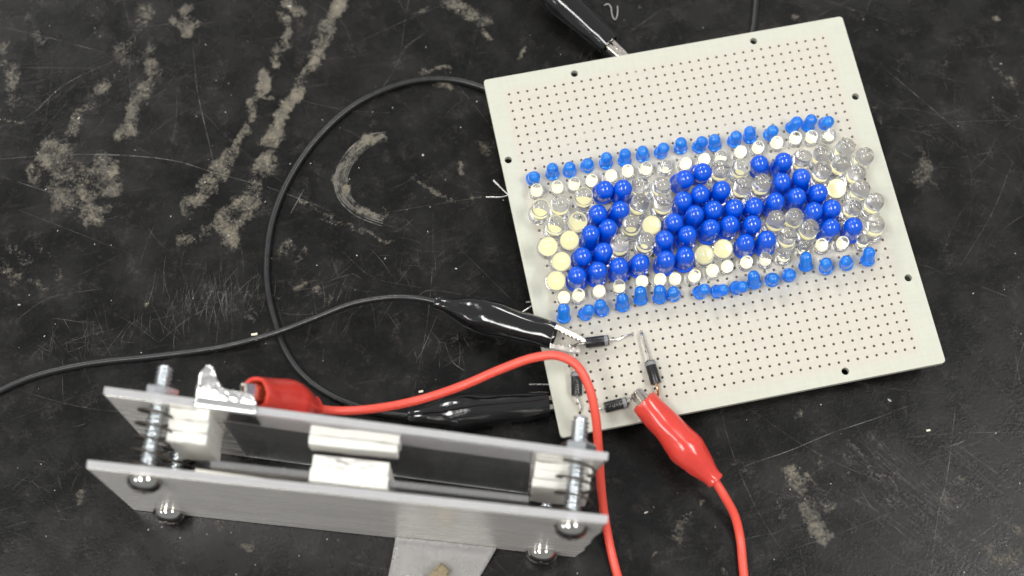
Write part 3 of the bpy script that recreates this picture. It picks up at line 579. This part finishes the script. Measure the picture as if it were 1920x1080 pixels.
def make_board():
    V, Fc = [], []; cache = {}
    def vid(x, y, z):
        k = (round(x, 4), round(y, 4), z)
        if k not in cache: cache[k] = len(V); V.append(k)
        return cache[k]
    h = PITCH / 2
    ring = [(math.cos(math.pi / 4 * k) * HR, math.sin(math.pi / 4 * k) * HR) for k in range(8)]
    sqr = [(h, 0), (h, h), (0, h), (-h, h), (-h, 0), (-h, -h), (0, -h), (h, -h)]
    tz, bz = ZT, ZT - TH
    for i in range(NCOL):
        for j in range(NROW):
            cx, cy = i * PITCH, -j * PITCH
            for k in range(8):
                k2 = (k + 1) % 8
                A, B, Cc, Dd = (cx + sqr[k][0], cy + sqr[k][1]), (cx + sqr[k2][0], cy + sqr[k2][1]), (cx + ring[k2][0], cy + ring[k2][1]), (cx + ring[k][0], cy + ring[k][1])
                Fc.append([vid(*A, tz), vid(*B, tz), vid(*Cc, tz), vid(*Dd, tz)])
                Fc.append([vid(*Dd, bz), vid(*Cc, bz), vid(*B, bz), vid(*A, bz)])
                Fc.append([vid(*Dd, tz), vid(*Cc, tz), vid(*Cc, bz), vid(*Dd, bz)])
    # border, with round mounting holes
    fx0, fx1, fy0, fy1 = -h, (NCOL - 1) * PITCH + h, -(NROW - 1) * PITCH - h, h
    pts, edges, loops = [], [], []
    def loop(l):
        n0 = len(pts); pts.extend(l); edges.extend([(n0 + i, n0 + (i + 1) % len(l)) for i in range(len(l))]); loops.append(l)
    outer = []; cr = .9
    for cx, cy, a0 in ((BX1 - cr, BY1 - cr, 0), (BX0 + cr, BY1 - cr, 90), (BX0 + cr, BY0 + cr, 180), (BX1 - cr, BY0 + cr, 270)):
        for k in range(5):
            a = math.radians(a0 + 22.5 * k); outer.append((cx + cr * math.cos(a), cy + cr * math.sin(a)))
    loop(outer)
    inner = [(fx0 + i * h, fy1) for i in range(2 * NCOL)] + [(fx1, fy1 - i * h) for i in range(2 * NROW)] + [(fx1 - i * h, fy0) for i in range(2 * NCOL)] + [(fx0, fy0 + i * h) for i in range(2 * NROW)]
    loop(inner)
    for mx, my in MOUNT_HOLES: loop([(mx + 1.0 * math.cos(math.pi * k / 10), my + 1.0 * math.sin(math.pi * k / 10)) for k in range(20)])
    cv, ce, cf, *_ = delaunay_2d_cdt([Vector(q) for q in pts], edges, [], 0, 1e-5)
    for f in cf:
        cx = sum(cv[i].x for i in f) / 3; cy = sum(cv[i].y for i in f) / 3
        if fx0 < cx < fx1 and fy0 < cy < fy1: continue
        if any((cx - a) ** 2 + (cy - b_) ** 2 < 1.0 for a, b_ in MOUNT_HOLES): continue
        Fc.append([vid(cv[i].x, cv[i].y, tz) for i in f]); Fc.append([vid(cv[i].x, cv[i].y, bz) for i in reversed(f)])
    for l in [loops[0]] + loops[2:]:
        for i in range(len(l)):
            a, b_ = l[i], l[(i + 1) % len(l)]
            Fc.append([vid(*a, tz), vid(*b_, tz), vid(*b_, bz), vid(*a, bz)])
    b = MB(); b.v = V; b.f = [tuple(f) for f in Fc if len(set(f)) > 2]; b.mi = [0] * len(b.f)
    org = ORG[board_root.name].copy()
    me = b.mesh('board', BOARD, Vector((0, 0, 0)), smooth=30)
    o = bpy.data.objects.new('board', me); COL.objects.link(o); o.parent = board_root; o.location = -org * MM
    ORG[o.name] = Vector((0, 0, 0))
    return o
board = make_board()

# a few holes closed with solder
rng = random.Random(3)
sm = MB(); sm.lathe([(.42, 0), (.40, .08), (.26, .13), (.1, .15)], segs=10); solder_me = sm.mesh('solder_joint', SOLDER)
def place(me, name, parent, mw):
    o = bpy.data.objects.new(name, me); COL.objects.link(o); o.parent = parent
    o.matrix_local = mw
    return o
BO = ORG[board_root.name]
def board_local(p): return Matrix.Translation((Vector(p) - BO) * MM)
for i, j in [(12, 0), (14, 0), (7, 6), (10, 6), (5, 7), (8, 6), (22, 8), (30, 10), (27, 25), (29, 29), (25, 27), (23, 28), (18, 26), (31, 24), (20, 30), (33, 12), (2, 35), (28, 12), (16, 29)]:
    place(solder_me, 'solder_joint', board_root, board_local((i * PITCH, -j * PITCH, ZT - .12)))

# ------------------------------------------------------------------ LEDs
def led_meshes():
    out = {}
    for key, r, fr, H, cupz, cupr in (('big', 2.46, 2.88, 8.6, 3.1, .92), ('small', 1.60, 1.90, 5.0, 1.6, .75)):
        prof = [(.05, 0), (fr - .08, 0), (fr, .08), (fr, .85 if key == 'big' else .75), (fr - .06, .95 if key == 'big' else .83), (r + .04, 1.0 if key == 'big' else .87), (r, 1.15 if key == 'big' else 1.0)]
        zc = H - r
        prof += [(r, zc * .6), (r, zc)]
        for k in range(1, 10):
            a = math.pi / 2 * k / 9.4; prof.append((r * math.cos(a), zc + r * math.sin(a)))
        for col, mt in (('blue', BLUE if key == 'big' else PALEBLUE), ('clear', CLEAR)):
            b = MB(); b.lathe(prof, segs=28); out[key + '_' + col] = b.mesh('led', mt, smooth=50)
        b = MB(); b.lathe([(cupr * .55, cupz - .75), (cupr, cupz - .05), (cupr, cupz)], segs=18); out[key + '_cup'] = b.mesh('phosphor_cup', PHOS if key == 'big' else PHOSW)
        b = MB(); b.prism([(-cupr * .5, 0), (cupr * .5, 0), (cupr * .62, cupz - .9), (-cupr * .62, cupz - .9)], lambda p: (p[0], -.22, p[1] + .08), lambda p: (p[0], .22, p[1] + .08)); out[key + '_post'] = b.mesh('lead_frame', TIN, smooth=0)
    b = MB(); b.prism([(-.25, 0), (.25, 0), (.25, 1), (-.25, 1)], lambda p: (p[0], -.25, p[1]), lambda p: (p[0], .25, p[1])); out['lead'] = b.mesh('lead', TIN, smooth=0)
    return out
LM = led_meshes()
LED_LABEL = {'small_blue': 'small round pale blue LED', 'small_clear': 'small clear LED with a pale yellow phosphor', 'big_blue': 'large deep blue LED', 'big_clear': 'large clear LED'}
for kind, x, y, z, axx, axy, axz in LEDS:
    a = Vector((axx, axy, axz)).normalized()
    q = Vector((0, 0, 1)).rotation_difference(a) @ Matrix.Rotation(rng.uniform(-.5, .5), 3, 'Z').to_quaternion()
    mw = board_local((x, y, z)) @ q.to_matrix().to_4x4()
    o = place(LM[kind], 'led', board_root, mw); o['label'] = LED_LABEL[kind]
    inv = mw.inverted()
    key = kind.split('_')[0]
    if kind.endswith('clear'):
        place(LM[key + '_cup'], 'phosphor_cup', o, Matrix.Identity(4)); place(LM[key + '_post'], 'lead_frame', o, Matrix.Identity(4))
    for s in (-1, 1):
        top = Vector((x, y, z)) + q @ Vector((1.27 * s if key == 'big' else 1.0 * s, 0, .02)); L = top.z - .35
        place(LM['lead'], 'lead', o, inv @ board_local((top.x, top.y, .35)) @ Matrix.Diagonal((1, 1, L, 1)))

# ------------------------------------------------------------------ diodes of the bridge
for dd in DIODES:
    A, B = vec(dd['a']), vec(dd['b']); d = (B - A).normalized(); L = (B - A).length; r = 1.42
    b = MB(); b.lathe([(r * .55, 0), (r * .93, .05), (r, .3), (r, L - .3), (r * .93, L - .05), (r * .55, L)], A, d, segs=24)
    o = b.build('diode', DIODE, board_root); o['label'] = 'black cylindrical diode with a grey cathode band'
    b = MB(); b.lathe([(r + .015, L - 1.25), (r + .03, L - 1.2), (r + .03, L - .35), (r + .01, L - .3)], A, d, segs=24, cap0=False, cap1=False); b.build('cathode_band', BAND, o)
    if dd['mark']:
        b = MB(); n_ = Vector((0, -.25, 1)); n_ = (n_ - d * n_.dot(d)).normalized(); t_ = d.cross(n_)
        for k in range(5):      # worn, no longer readable print
            h = L * (.22 + .10 * k); a0 = rng.uniform(-.35, -.1); a1 = rng.uniform(.1, .4)
            b.tube([A + d * (h + q * rng.uniform(-.12, .12)) + (n_ * math.cos(a0 + (a1 - a0) * q / 3) + t_ * math.sin(a0 + (a1 - a0) * q / 3)) * (r + .01) for q in range(4)], .05, 4)
        b.build('worn_print', PRINT, o)
    for p0, path, mt in ((A, dd['la'], COPPER if dd is DIODES[1] else TIN), (B, dd['lb'], TIN)):
        b = MB(); b.tube(spline([p0] + path, 6), .36, 8, caps=True); b.build('lead', mt, o)
        e = vec(path[-1])
        if e.z < 9.5: place(solder_me, 'solder_joint', board_root, board_local((e.x, e.y, ZT - .08)))
for st_ in STUBS:
    b = MB(); b.tube(spline(st_, 6), .24, 6); b.build('wire_end', TIN, board_root)

# ------------------------------------------------------------------ test leads with alligator clips
BOOT = [(0, 3.45), (.03, 3.55), (.12, 3.62), (.28, 3.86), (.45, 4.30), (.56, 4.62), (.63, 4.62), (.70, 4.25), (.78, 3.45), (.86, 2.55), (.92, 1.98), (.96, 1.80), (.985, 1.86), (1.0, 1.72)]
def jaw(b, a, c, side, up, w=3.4, teeth=True):
    """one pressed-metal jaw from a (in the boot) to c (tip); side points to the other jaw"""
    a, c = vec(a), vec(c); d = c - a; L = d.length; d.normalize(); s = Vector(side); s = (s - d * s.dot(d)).normalized(); n = d.cross(s).normalized()
    n0 = 9; top = [(0, .9), (L * .75, .75), (L, .25)]; low = [(0, -.15)]
    pts = [(0, -.95), (L * .7, -.8), (L * .95, -.45), (L, 0)]
    inner = []
    k = 6
    for i in range(k):
        x = L * (1 - .09 - .62 * i / k)
        inner += [(x, .55), (x - L * .05, .12)] if teeth else [(x, .35)]
    inner.append((0, .3))
    outl = pts + inner
    hw = w / 2
    # two cheeks and a spine: a U-channel
    for o0, o1 in ((-hw, -hw + .45), (hw - .45, hw)):
        b.prism(outl, lambda p, o=o0: a + d * p[0] + s * p[1] + n * o, lambda p, o=o1: a + d * p[0] + s * p[1] + n * o)
    sp = [(0, -1.05), (L * .7, -.9), (L * .97, -.5), (L, -.05), (L * .96, -.05), (L * .68, -.5), (0, -.6)]
    b.prism(sp, lambda p: a + d * p[0] + s * p[1] - n * (hw - .46), lambda p: a + d * p[0] + s * p[1] + n * (hw - .46))

def clip(root, M, T, bm_, jm, seed, jaws=None, up=(0, 0, 1), sq=(.88, 1.0), jl=6.5, gap=.9, sc=1.0, flip=(0, 0, 1), tail=1.0):
    M, T = vec(M), vec(T); d = (T - M); L = d.length; d.normalize()
    b = MB()
    prof = [(r * sc * (1 + (tail - 1) * max(0, (h - .7) / .3)), h * L) for h, r in BOOT]
    prof2 = []
    for i in range(len(prof) - 1):
        for k in range(3):
            t = k / 3; prof2.append((prof[i][0] * (1 - t) + prof[i + 1][0] * t, prof[i][1] * (1 - t) + prof[i + 1][1] * t))
    prof2.append(prof[-1])
    inner = [(r * .78, h) for r, h in ((2.9 * sc, L * .5), (3.5 * sc, L * .3), (3.5 * sc, L * .06))]
    b.lathe(inner + [(3.45 * sc * .80, .15), (3.45 * sc * .9, -.05)] + prof2 + [(1.0, L)], M, d, up=up, segs=40, sq=sq, wob=.085, seed=seed, cap0=True, cap1=True)
    b.build('boot', bm_, root, smooth=60)
    side = d.cross(Vector(flip)).normalized()
    if jaws is None:
        J = [(M + d * 2 + side * gap, M - d * jl + side * .35), (M + d * 2 - side * gap, M - d * jl - side * .35)]
        sd = [-side, side]
    else:
        J = [(vec(q[0]) + d * 2.5, vec(q[1])) for q in jaws]
        sd = [J[1][0] - J[0][0], J[0][0] - J[1][0]]
    for (a, c), s in zip(J, sd):
        b = MB(); jaw(b, a, c, s, up, w=3.0 * sc); b.build('jaw', jm, root, smooth=20)

def lead_wire(root, path, r, mt):
    b = MB(); b.tube(spline(path, 10), r, 14); b.build('wire', mt, root, smooth=60)

def lead_thing(key, label, seed, red=False, **k):
    c = CLIPS[key]; m = c['m']
    root = thing('clip_lead', label, 'test lead', (m[0], m[1], 0), group=None)
    clip(root, m, c['t'], RPVC if red else BPVC, NICKEL, seed, c.get('jaws'), **k)
    lead_wire(root, WIRES[key], 1.15 if red else .92, RWIRE if red else BWIRE)
    return root
lead_thing('black_board', 'black alligator clip lead gripping diode wires on the board, cable running off left', 1.3)
lead_thing('black_edge', 'black alligator clip lead at lower board edge, its cable in a big loop', 4.1, jl=9)
lead_thing('black_top', 'black alligator clip lead entering at the top behind the upper board edge', 7.7, jl=8, gap=.5)
lead_thing('red_board', 'red alligator clip lead gripping the diode at the lower corner of the board', 2.2, True, jl=3.2, gap=.6, flip=(.3, -.3, .2), tail=1.35)
lead_thing('red_foil', 'red alligator clip lead biting the foil on the spring plates, wire arching high', 9.4, True, jl=5.0, gap=.5, flip=(0, 1, 0.3), sc=1.2, tail=1.25)

# ------------------------------------------------------------------ spring plate generator
GO = (-116.5, -91.6, 0); GROT = math.atan2(-35.6, 113.2)
gen = thing('spring_plate_generator', 'pair of clear and foil covered plates standing on edge, held apart by bolts and springs', 'generator', GO, GROT)
def vr(u): return 17.4 - .026 * u           # front face of the rear plate (slightly out of parallel)
TP, HP = 1.8, 50.0
jr = random.Random(8)
def outline(lft, rt_top, rt_bot, step=9):
    o = [(lft, .3), (rt_bot, .3)]
    for k in range(1, step):
        t = k / step; o.append((rt_bot + (rt_top - rt_bot) * t ** .8 + jr.uniform(-.35, .35), .3 + (HP - .3) * t))
    o += [(rt_top, HP), (rt_top * .66, HP + .12), (rt_top * .33, HP - .08), (lft, HP)]
    return o
of = outline(0, 118.6, 113.8)
b = MB(); b.prism(of, lambda p: (p[0], 0, p[1]), lambda p: (p[0], TP, p[1]), 0, 1); front = b.build('front_plate', [ACR, SAWN], gen, smooth=20)
ins = [(max(.25, min(p[0] - .3, 118)), max(.6, min(p[1], HP - .5))) for p in of]
b = MB(); b.prism(ins, lambda p: (p[0], -.12, p[1]), lambda p: (p[0], -.015, p[1])); b.build('metal_film', FILM, front, smooth=0)
orr = outline(.6, 117.4, 110.5)
b = MB(); b.prism(orr, lambda p: (p[0], vr(p[0]), p[1]), lambda p: (p[0], vr(p[0]) + TP, p[1]), 0, 1); rear = b.build('rear_plate', [ACR, SAWN], gen, smooth=20)
for e in ([(1.0, .8), (26.5, .8), (26.5, 49.2), (1.0, 49.2)], [(100, .8), (110, .8), (112, 15), (114.6, 30), (116.6, 49.2), (100, 49.2)]):   # film left on both ends, the middle is clear
    b = MB(); b.prism(e, lambda p: (p[0], vr(p[0]) - .12, p[1]), lambda p: (p[0], vr(p[0]) - .015, p[1])); b.build('metal_film', FILM, rear, smooth=0)
b = MB(); b.prism([(26.7, 39.0), (48, 38.2), (72, 38.4), (99.8, 38.2), (99.8, 49.2), (26.7, 49.2)], lambda p: (p[0], vr(p[0]) - .12, p[1]), lambda p: (p[0], vr(p[0]) - .015, p[1])); b.build('edge_haze_band', EDGE_HAZE, rear, smooth=0)  # added pale sheet, imitates the bright sawn edge seen through the plate
# inner clear strip behind the front plate
b = MB(); b.prism([(27, 1), (100.5, 1), (100.5, 45.8), (64, 46.1), (27, 46)], lambda p: (p[0], 4.0 - (p[0] - 27) * .004, p[1]), lambda p: (p[0], 5.5 - (p[0] - 27) * .005, p[1])); b.mi[-5:] = [1] * 5; b.build('inner_strip', [ACR, STRIP], gen, smooth=0)
b = MB(); b.prism([(22, 30), (48.5, 30), (48.5, 46.6), (24, 47.2)], lambda p: (p[0], TP + .02, p[1]), lambda p: (p[0], TP + 1.2 - (p[0] - 22) * .03, p[1])); b.build('cream_tape', PAPER, gen, smooth=0)
def foam(name, u0, u1, v0, v1, w0, w1, seed, layers=2):
    b = MB(); t = (v1 - v0) / layers
    for k in range(layers):
        b.softbox((u0 + jr.uniform(-.2, .2), v0 + k * t + .05, w0), (u1 + jr.uniform(-.25, .25), v0 + (k + 1) * t - .05, w1 + (k - .5) * .35), .2, .34, seed + k * 3)
    return b.build('foam_pad', FOAM, gen, smooth=40)
foam('c', 48.9, 69.4, 11.4, vr(59) - .05, 40.5, 47.6, 1)
b = MB()
b.softbox((50.0, 2.9, 24), (68.0, 6.1, 46.9), .2, .15, 5); b.softbox((50.2, 6.2, 24), (67.8, 9.3, 46.3), .2, .15, 6)
b.build('foam_pad', FOAM, gen, smooth=40)
b = MB()
for k in range(11):
    u0 = jr.uniform(50.5, 64); v0 = jr.uniform(6.6, 8.9); L = jr.uniform(1.2, 5)
    b.tube([(u0, v0, 46.42), (u0 + L * .5, v0 + jr.uniform(-.15, .15), 46.46), (min(u0 + L, 67.5), v0 + jr.uniform(-.2, .2), 46.42)], jr.uniform(.05, .1), 5)
tag(b.build('score_marks', BAND, gen, smooth=0), kind='stuff')
foam('l', 15.8, 25.2, 8.9, vr(20) - .05, 27, 46, 11, 3)
foam('r', 101.0, 114.2, 8.6, vr(108) - .05, 22, 40.4, 21, 3)

def bolt(u, w, end, spring=True):
    """machine screw lying along +v: domed head on the front plate, thread, nut behind the rear plate"""
    b = MB()
    prof = [(2.1, -.02)]
    v_ = 0.0
    while v_ < end - .6:
        prof += [(2.05, v_ + .02), (2.05, v_ + .16), (1.42, v_ + .55)]; v_ += 1.0
    prof += [(1.75, end - .35), (1.2, end)]
    b.lathe(prof, (u, 0, w), (0, 1, 0), up=(0, 0, 1), segs=20)
    o = b.build('bolt', ZINC, gen, smooth=25)
    hd = [(4.05, -.15), (4.1, -.45)]
    for k in range(1, 9):
        a = math.pi / 2 * k / 8.3; hd.append((4.1 * math.cos(a) ** .8, -.45 - 2.9 * math.sin(a)))
    b = MB(); b.lathe(hd, (u, 0, w), (0, 1, 0), up=(0, 0, 1), segs=32); h = b.build('bolt_head', CHROME, o, smooth=40)
    b = MB()
    for q in (0, 1):
        s = (1.9, .38) if q else (.38, 1.9)
        b.prism([(-s[0], -s[1]), (s[0], -s[1]), (s[0], s[1]), (-s[0], s[1])], lambda p: (u + p[0], -3.33 - .012 * q, w + p[1]), lambda p: (u + p[0], -2.5, w + p[1]))
    b.build('cross_recess', SPRING, o, smooth=0)
    rv = vr(u) + TP
    b = MB(); b.lathe([(2.2, .03), (3.9, .03), (4.25, .35), (4.25, 2.3), (3.9, 2.65), (2.2, 2.65)], (u, rv, w), (0, 1, 0), up=(.4, 0, 1), segs=6); b.build('nut', ZINC, o, smooth=20)
    if spring:
        b = MB(); pts = []
        v0, v1, turns = TP + .35, vr(u) - .4, 4.6 if u < 60 else 3.2
        for k in range(int(turns * 20) + 1):
            t = k / (turns * 20); a = 2 * math.pi * turns * t + 1.1
            pts.append((u + 4.4 * math.cos(a), v0 + (v1 - v0) * t, w + 4.4 * math.sin(a)))
        b.tube(pts, .33, 8); b.build('spring', SPRING, gen, smooth=60)
bolt(12.4, 44.6, 27.0)
bolt(110.6, 43.6, 25.6)
bolt(10.2, 4.6, 26.5)
bolt(105.0, 4.5, 25.0)

# foil folded over the rear plate, its crumpled tail held by the red clip
def foil_wrap():
    b = MB(); nu, nv = 26, 34; vs = []; u0, u1 = 21.8, 36.2
    for i in range(nu + 1):
        fu = i / nu; u = u0 + (u1 - u0) * fu; vf = vr(u)
        tail = 2.6 + 4.8 * math.exp(-((fu - .15) / .20) ** 2)
        for j in range(nv + 1):
            s = j / nv
            if s < .3: p = Vector((u, vf - .32, 40.5 + (HP + .25 - 40.5) * s / .3))
            elif s < .45: t = (s - .3) / .15; p = Vector((u, vf - .32 + (TP + .6) * t, HP + .28 + .25 * math.sin(math.pi * t)))
            else:
                t = (s - .45) / .55
                p = Vector((u + 1.6 * t * (fu - .2) * -1.2, vf + TP + .3 + tail * t, HP + .28 + .27 * tail * t * (1.25 - fu) - .6 * t * fu))
                k = min(1, t * 3); n = noise.noise_vector(Vector((u * .21, p.y * .21, 3.1))); p += Vector((n.x * .3, n.y * .3, n.z * .75)) * k
                n2 = noise.noise(Vector((u * .9, p.y * .8, 7))); p.z += .18 * k * n2
            vs.append(p)
    fs = [(i * (nv + 1) + j, (i + 1) * (nv + 1) + j, (i + 1) * (nv + 1) + j + 1, i * (nv + 1) + j + 1) for i in range(nu) for j in range(nv)]
    b.add(vs, fs); o = b.build('foil_strip', FOIL, gen, smooth=28)
    sd = o.modifiers.new('thickness', 'SOLIDIFY'); sd.thickness = .00008; sd.offset = 0
foil_wrap()
def foil_tab():
    b = MB(); nu, nv = 24, 16; vs = []
    for i in range(nu + 1):
        fu = i / nu
        for j in range(nv + 1):
            t = j / nv
            u = 67.8 + (93.6 - 67.8) * fu - 8 * t * fu - 1.2 * t * (1 - fu); v_ = -.22 - 17 * t
            z = 2.6 - 2.1 * min(1, t * 3) ** .6 + .5 * t
            n = noise.noise_vector(Vector((u * .13, v_ * .2, 1.7))); z += .55 * n.z * min(1, t * 4)
            if fu < .08: z += 1.3 * (1 - fu / .08) * t
            if t < .02: z = 3.0
            vs.append((u, v_, max(.15, z)))
    fs = [(i * (nv + 1) + j, (i + 1) * (nv + 1) + j, (i + 1) * (nv + 1) + j + 1, i * (nv + 1) + j + 1) for i in range(nu) for j in range(nv)]
    b.add(vs, fs); o = b.build('foil_tab', FOILDULL, gen, smooth=50)
    sd = o.modifiers.new('thickness', 'SOLIDIFY'); sd.thickness = .0001; sd.offset = 0
foil_tab()

# brass clip tip biting the foil tab at the lower picture edge
A, B = vec(BRASS_CLIP['a']), vec(BRASS_CLIP['b'])
bc = thing('brass_clip', 'brass clip jaw biting the foil tab below the plates', 'clip', (A.x, A.y, 0))
d = (B - A).normalized()
b = MB(); jaw(b, B, A, (0, 0, -1), (0, 0, 1), w=3.2); b.build('jaw', BRASS, bc, smooth=20)
b = MB(); jaw(b, B - Vector((0, 0, 2.6)), A - Vector((0, 0, 2.2)), (0, 0, 1), (0, 0, 1), w=3.0); b.build('jaw', BRASS, bc, smooth=20)
b = MB(); b.lathe([(r * .85, h * 30) for h, r in BOOT], B - Vector((0, 0, 1.0)) - d * 2, (d.x, d.y, 0), segs=30, sq=(.8, 1)); b.build('boot', BPVC, bc, smooth=60)

# ------------------------------------------------------------------ scraps on the bench
b = MB(); b.tube(spline(THREAD, 6), [.10 + .0 * i for i in range((len(THREAD) - 1) * 6 + 1)], 6)
o = b.build('thread', material('white_thread', (.62, .60, .55), .7), None, smooth=60)
tag(o, 'tiny curled white thread lying near the top clip', 'thread')
CL = ['tiny cream crumb beside the crossing black cables', 'tiny white chip on the bench right of the board', 'tiny pale crumb above the lower black clip']
for (x, y, s), lab in zip(CRUMBS, CL):
    root = (x, y, 0); b = MB(); b.softbox((x - s * .75, y - s * .35, .02), (x + s * .75, y + s * .35, s * .5), s * .12, s * .22, x)
    tag(b.build('crumb', CRUMB), lab, 'crumb')
